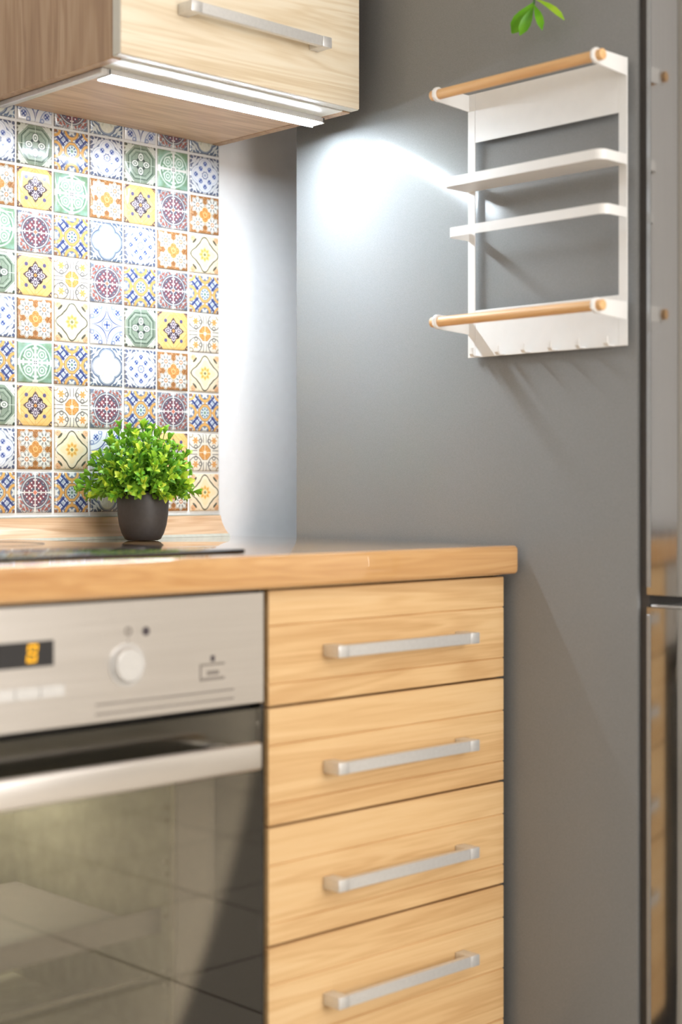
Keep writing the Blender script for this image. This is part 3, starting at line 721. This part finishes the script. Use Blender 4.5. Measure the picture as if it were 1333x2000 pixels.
SZ0, SZ1 = 1.4265, 1.4405
s = band(0.1480, RY_L-0.001, RY_R+0.001, 0.014, 0.0015, SZ0, SZ1, xw)
s.prism(rounded_U(0.1494, RY_L-0.0024, RY_R+0.0024, 0.0128, 0, xw), 2, SZ0+0.0002, SZ0+0.0016)
part(s.build('shelf', W, rk), 'shallow white metal shelf with raised rim')
part(band(0.1560, RY_L-0.001, RY_R+0.001, 0.014, 0.0016, 1.3535, 1.3675, xw).build('guard_rail', W, rk), 'thin white guard rail')
for k in range(6):
    y = -0.5125-k*0.0490
    pts = [(xw, RZ0+0.0002), (xw-0.013, RZ0+0.0002), (xw-0.0165, RZ0+0.004), (xw-0.0165, RZ0+0.013), (xw-0.015, RZ0+0.013), (xw-0.0148, RZ0+0.0045), (xw-0.0125, RZ0+0.0019), (xw, RZ0+0.0019)]
    MB().prism(pts, 1, y-0.0035, y+0.0035).build('hook', W, rk)

rk.scale = (0.9671,)*3; rk.location = (0.1325, -0.6833, 1.1710)   # true size of the rack

# ------------------------------------------------------------------ potted plant
PX, PY = -0.115, -0.108
pl = thing('potted_plant', (PX, PY, ZW), 'small bushy green artificial boxwood in a black pot on the worktop', 'plant')
prof = [(0.0, 0.0003), (0.0235, 0.0003), (0.0275, 0.002), (0.0325, 0.011), (0.0365, 0.024), (0.0388, 0.040), (0.0398, 0.056), (0.0403, 0.0735), (0.0397, 0.0745), (0.0382, 0.0735), (0.0375, 0.056), (0.034, 0.04), (0.0, 0.04)]
part(MB().lathe((PX, PY, ZW), prof, 56).build('pot', M['pot'], pl, smooth=50), 'matte black rounded plastic pot')
MB().lathe((PX, PY, ZW), [(0.0, 0.064), (0.02, 0.066), (0.0368, 0.064), (0.0368, 0.058), (0.0, 0.058)], 24).build('soil', M['soil'], pl)
def leaf_mesh(m, L=0.0155, wd=0.0085):
    v = []; f = []; n = 5
    for i in range(n):
        t = i/(n-1); wv = wd/2*math.sin(math.pi*min(1, t*0.88+0.06))*(0.75+0.35*t)
        if i == n-1: wv = wd*0.07
        z = 0.0035*math.sin(t*2.2)
        v += [(t*L, -wv, z+wv*0.45), (t*L, 0, z), (t*L, wv, z+wv*0.45)]
    for i in range(n-1):
        for j in range(2): f.append((i*3+j, i*3+j+1, i*3+j+4, i*3+j+3))
    me = bpy.data.meshes.new('leaf'); me.from_pydata(v, [], f); me.materials.append(m); me.shade_smooth(); return me
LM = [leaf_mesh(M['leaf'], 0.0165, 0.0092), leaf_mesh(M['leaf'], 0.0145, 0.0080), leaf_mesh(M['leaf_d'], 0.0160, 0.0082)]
C0 = Vector((PX, PY, ZW+0.068))
R3 = random.Random(11)
right = Vector((math.cos(0.76713), -math.sin(0.76713), 0)); fwd = Vector((math.sin(0.76713), math.cos(0.76713), 0))
stems = MB(); leaves = []
NS = 140
for k in range(NS):
    zz = 1-(k+0.5)/NS*1.06; an = k*2.39996+R3.uniform(-.2, .2)
    zz = max(-0.06, zz); hr = math.sqrt(max(0, 1-zz*zz))
    dr = Vector((hr*math.cos(an), hr*math.sin(an), zz))
    ln = R3.uniform(0.84, 1.06)
    tip = C0+Vector((dr.x*0.075*ln, dr.y*0.075*ln, 0.004+dr.z*0.103*ln))
    # uneven crown: a longer shoot to the camera's left, crown a little left of centre
    tip += -right*0.006*max(0, dr.z)
    if dr.dot(-right) > 0.93: tip += -right*0.016
    base = C0+Vector((dr.x*0.02, dr.y*0.02, -0.002))
    mid = base.lerp(tip, 0.5)+Vector((0, 0, 0.008*(1-abs(dr.z))))
    pts = [base, base.lerp(mid, 0.6), mid, mid.lerp(tip, 0.55), tip]
    stems.tube(pts, 0.0009, 5, 0.0006)
    ax = (tip-mid).normalized(); u = ax.orthogonal().normalized(); q = ax.cross(u)
    nw = 5
    for j in range(nw):
        t = 0.34+0.66*j/(nw-1)
        p = mid.lerp(tip, (t-0.5)/0.5) if t > 0.5 else base.lerp(mid, t/0.5)
        cnt = 3 if j < nw-1 else 4
        for i in range(cnt):
            a = 2*math.pi*i/cnt+j*1.1+R3.uniform(-.4, .4)
            rad = u*math.cos(a)+q*math.sin(a)
            tl = R3.uniform(0.5, 0.95) if j < nw-1 else R3.uniform(0.9, 1.6)
            dv = (ax*tl+rad).normalized()
            nrm = (ax-dv*ax.dot(dv)+Vector((0, 0, 0.2))).normalized()
            yv = nrm.cross(dv).normalized(); zv = dv.cross(yv)
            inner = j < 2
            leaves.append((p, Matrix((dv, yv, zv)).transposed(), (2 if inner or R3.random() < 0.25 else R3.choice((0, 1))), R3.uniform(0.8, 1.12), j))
stems.build('stems', M['stem'], pl)
leaves.sort(key=lambda l: (CAM-l[0]).length-0.02*l[4])
rest = MB()
for n_, (p, mt, kd, sc, j) in enumerate(leaves):
    if n_ < 300:
        o = inst('leaf', LM[kd], pl, p, mt.to_euler()); o.scale = (sc, sc, sc)
    else:
        me = LM[kd]; rest.add([p+mt @ (v.co*sc) for v in me.vertices], [tuple(pp.vertices) for pp in me.polygons])
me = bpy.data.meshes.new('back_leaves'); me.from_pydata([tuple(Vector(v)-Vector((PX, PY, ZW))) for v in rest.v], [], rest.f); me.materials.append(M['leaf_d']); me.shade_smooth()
bl = bpy.data.objects.new('back_leaves', me); col.objects.link(bl); bl.parent = pl; bl['kind'] = 'stuff'

# ------------------------------------------------------------------ trailing sprig hanging from the fridge top
SY = -0.683
sp = thing('trailing_sprig', (0.25, SY, FZT), 'green plastic sprig trailing down from the fridge top above the rack', 'sprig')
path = [(0.28, SY, FZT+0.0035), (0.21, SY, FZT+0.0038), (0.165, SY, FZT+0.006), (0.147, SY, FZT-0.004), (0.138, SY-0.001, 1.79), (0.130, SY-0.001, 1.72), (0.125, SY-0.001, 1.650)]
MB().tube(path, 0.0022, 8, 0.0014).build('stem', M['stem'], sp)
def blade(p, tip, wd, nrm, m, n=6):
    p = Vector(p); tip = Vector(tip); dv = tip-p; L = dv.length; dv.normalize(); nrm = Vector(nrm); yv = nrm.cross(dv).normalized(); zv = dv.cross(yv)
    v = []; f = []
    for i in range(n):
        t = i/(n-1); wv = wd*(0.12+0.88*math.sin(math.pi*(0.08+t*0.84))**1.1)*(0.5+t*0.8)
        if i == n-1: wv = wd*0.1
        c = p+dv*L*t+zv*0.004*math.sin(t*3)
        v += [c-yv*wv+zv*wv*0.3, c, c+yv*wv+zv*wv*0.3]
    for i in range(n-1):
        for j in range(2): f.append((i*3+j, i*3+j+1, i*3+j+4, i*3+j+3))
    return MB().add(v, f).build('leaf', m, sp, smooth=60)
bx, bz = 0.125, 1.652
def rel(r, u, o=0): # offsets along the camera's right, up
    return Vector((bx, SY-0.002, bz))+Vector((0, -1, 0))*r*1.35+Vector((0, 0, u))+Vector((-1, 0, 0))*o
tocam = (CAM-Vector((bx, SY, bz))).normalized()
blade(rel(0, 0), rel(-0.026, -0.036, 0.006), 0.0115, tocam+Vector((0, 0, .3)), M['leaf_t'])
blade(rel(-0.002, -0.006), rel(-0.012, -0.044, 0.012), 0.008, tocam, M['leaf_t'])
blade(rel(0, -0.004), rel(0.016, -0.045, 0.01), 0.006, tocam+Vector((0, 0, 1)), M['leaf_t'])
blade(rel(0.002, 0.004), rel(0.036, -0.034, -0.004), 0.006, tocam+Vector((0, 0, 1.2)), M['leaf_t'])
for zz in (1.71, 1.75, 1.79, 1.825):
    for sg in (-1, 1):
        blade((0.131, SY-0.001, zz), (0.124, SY+sg*0.026, zz-0.03), 0.008, tocam, M['leaf_t'])
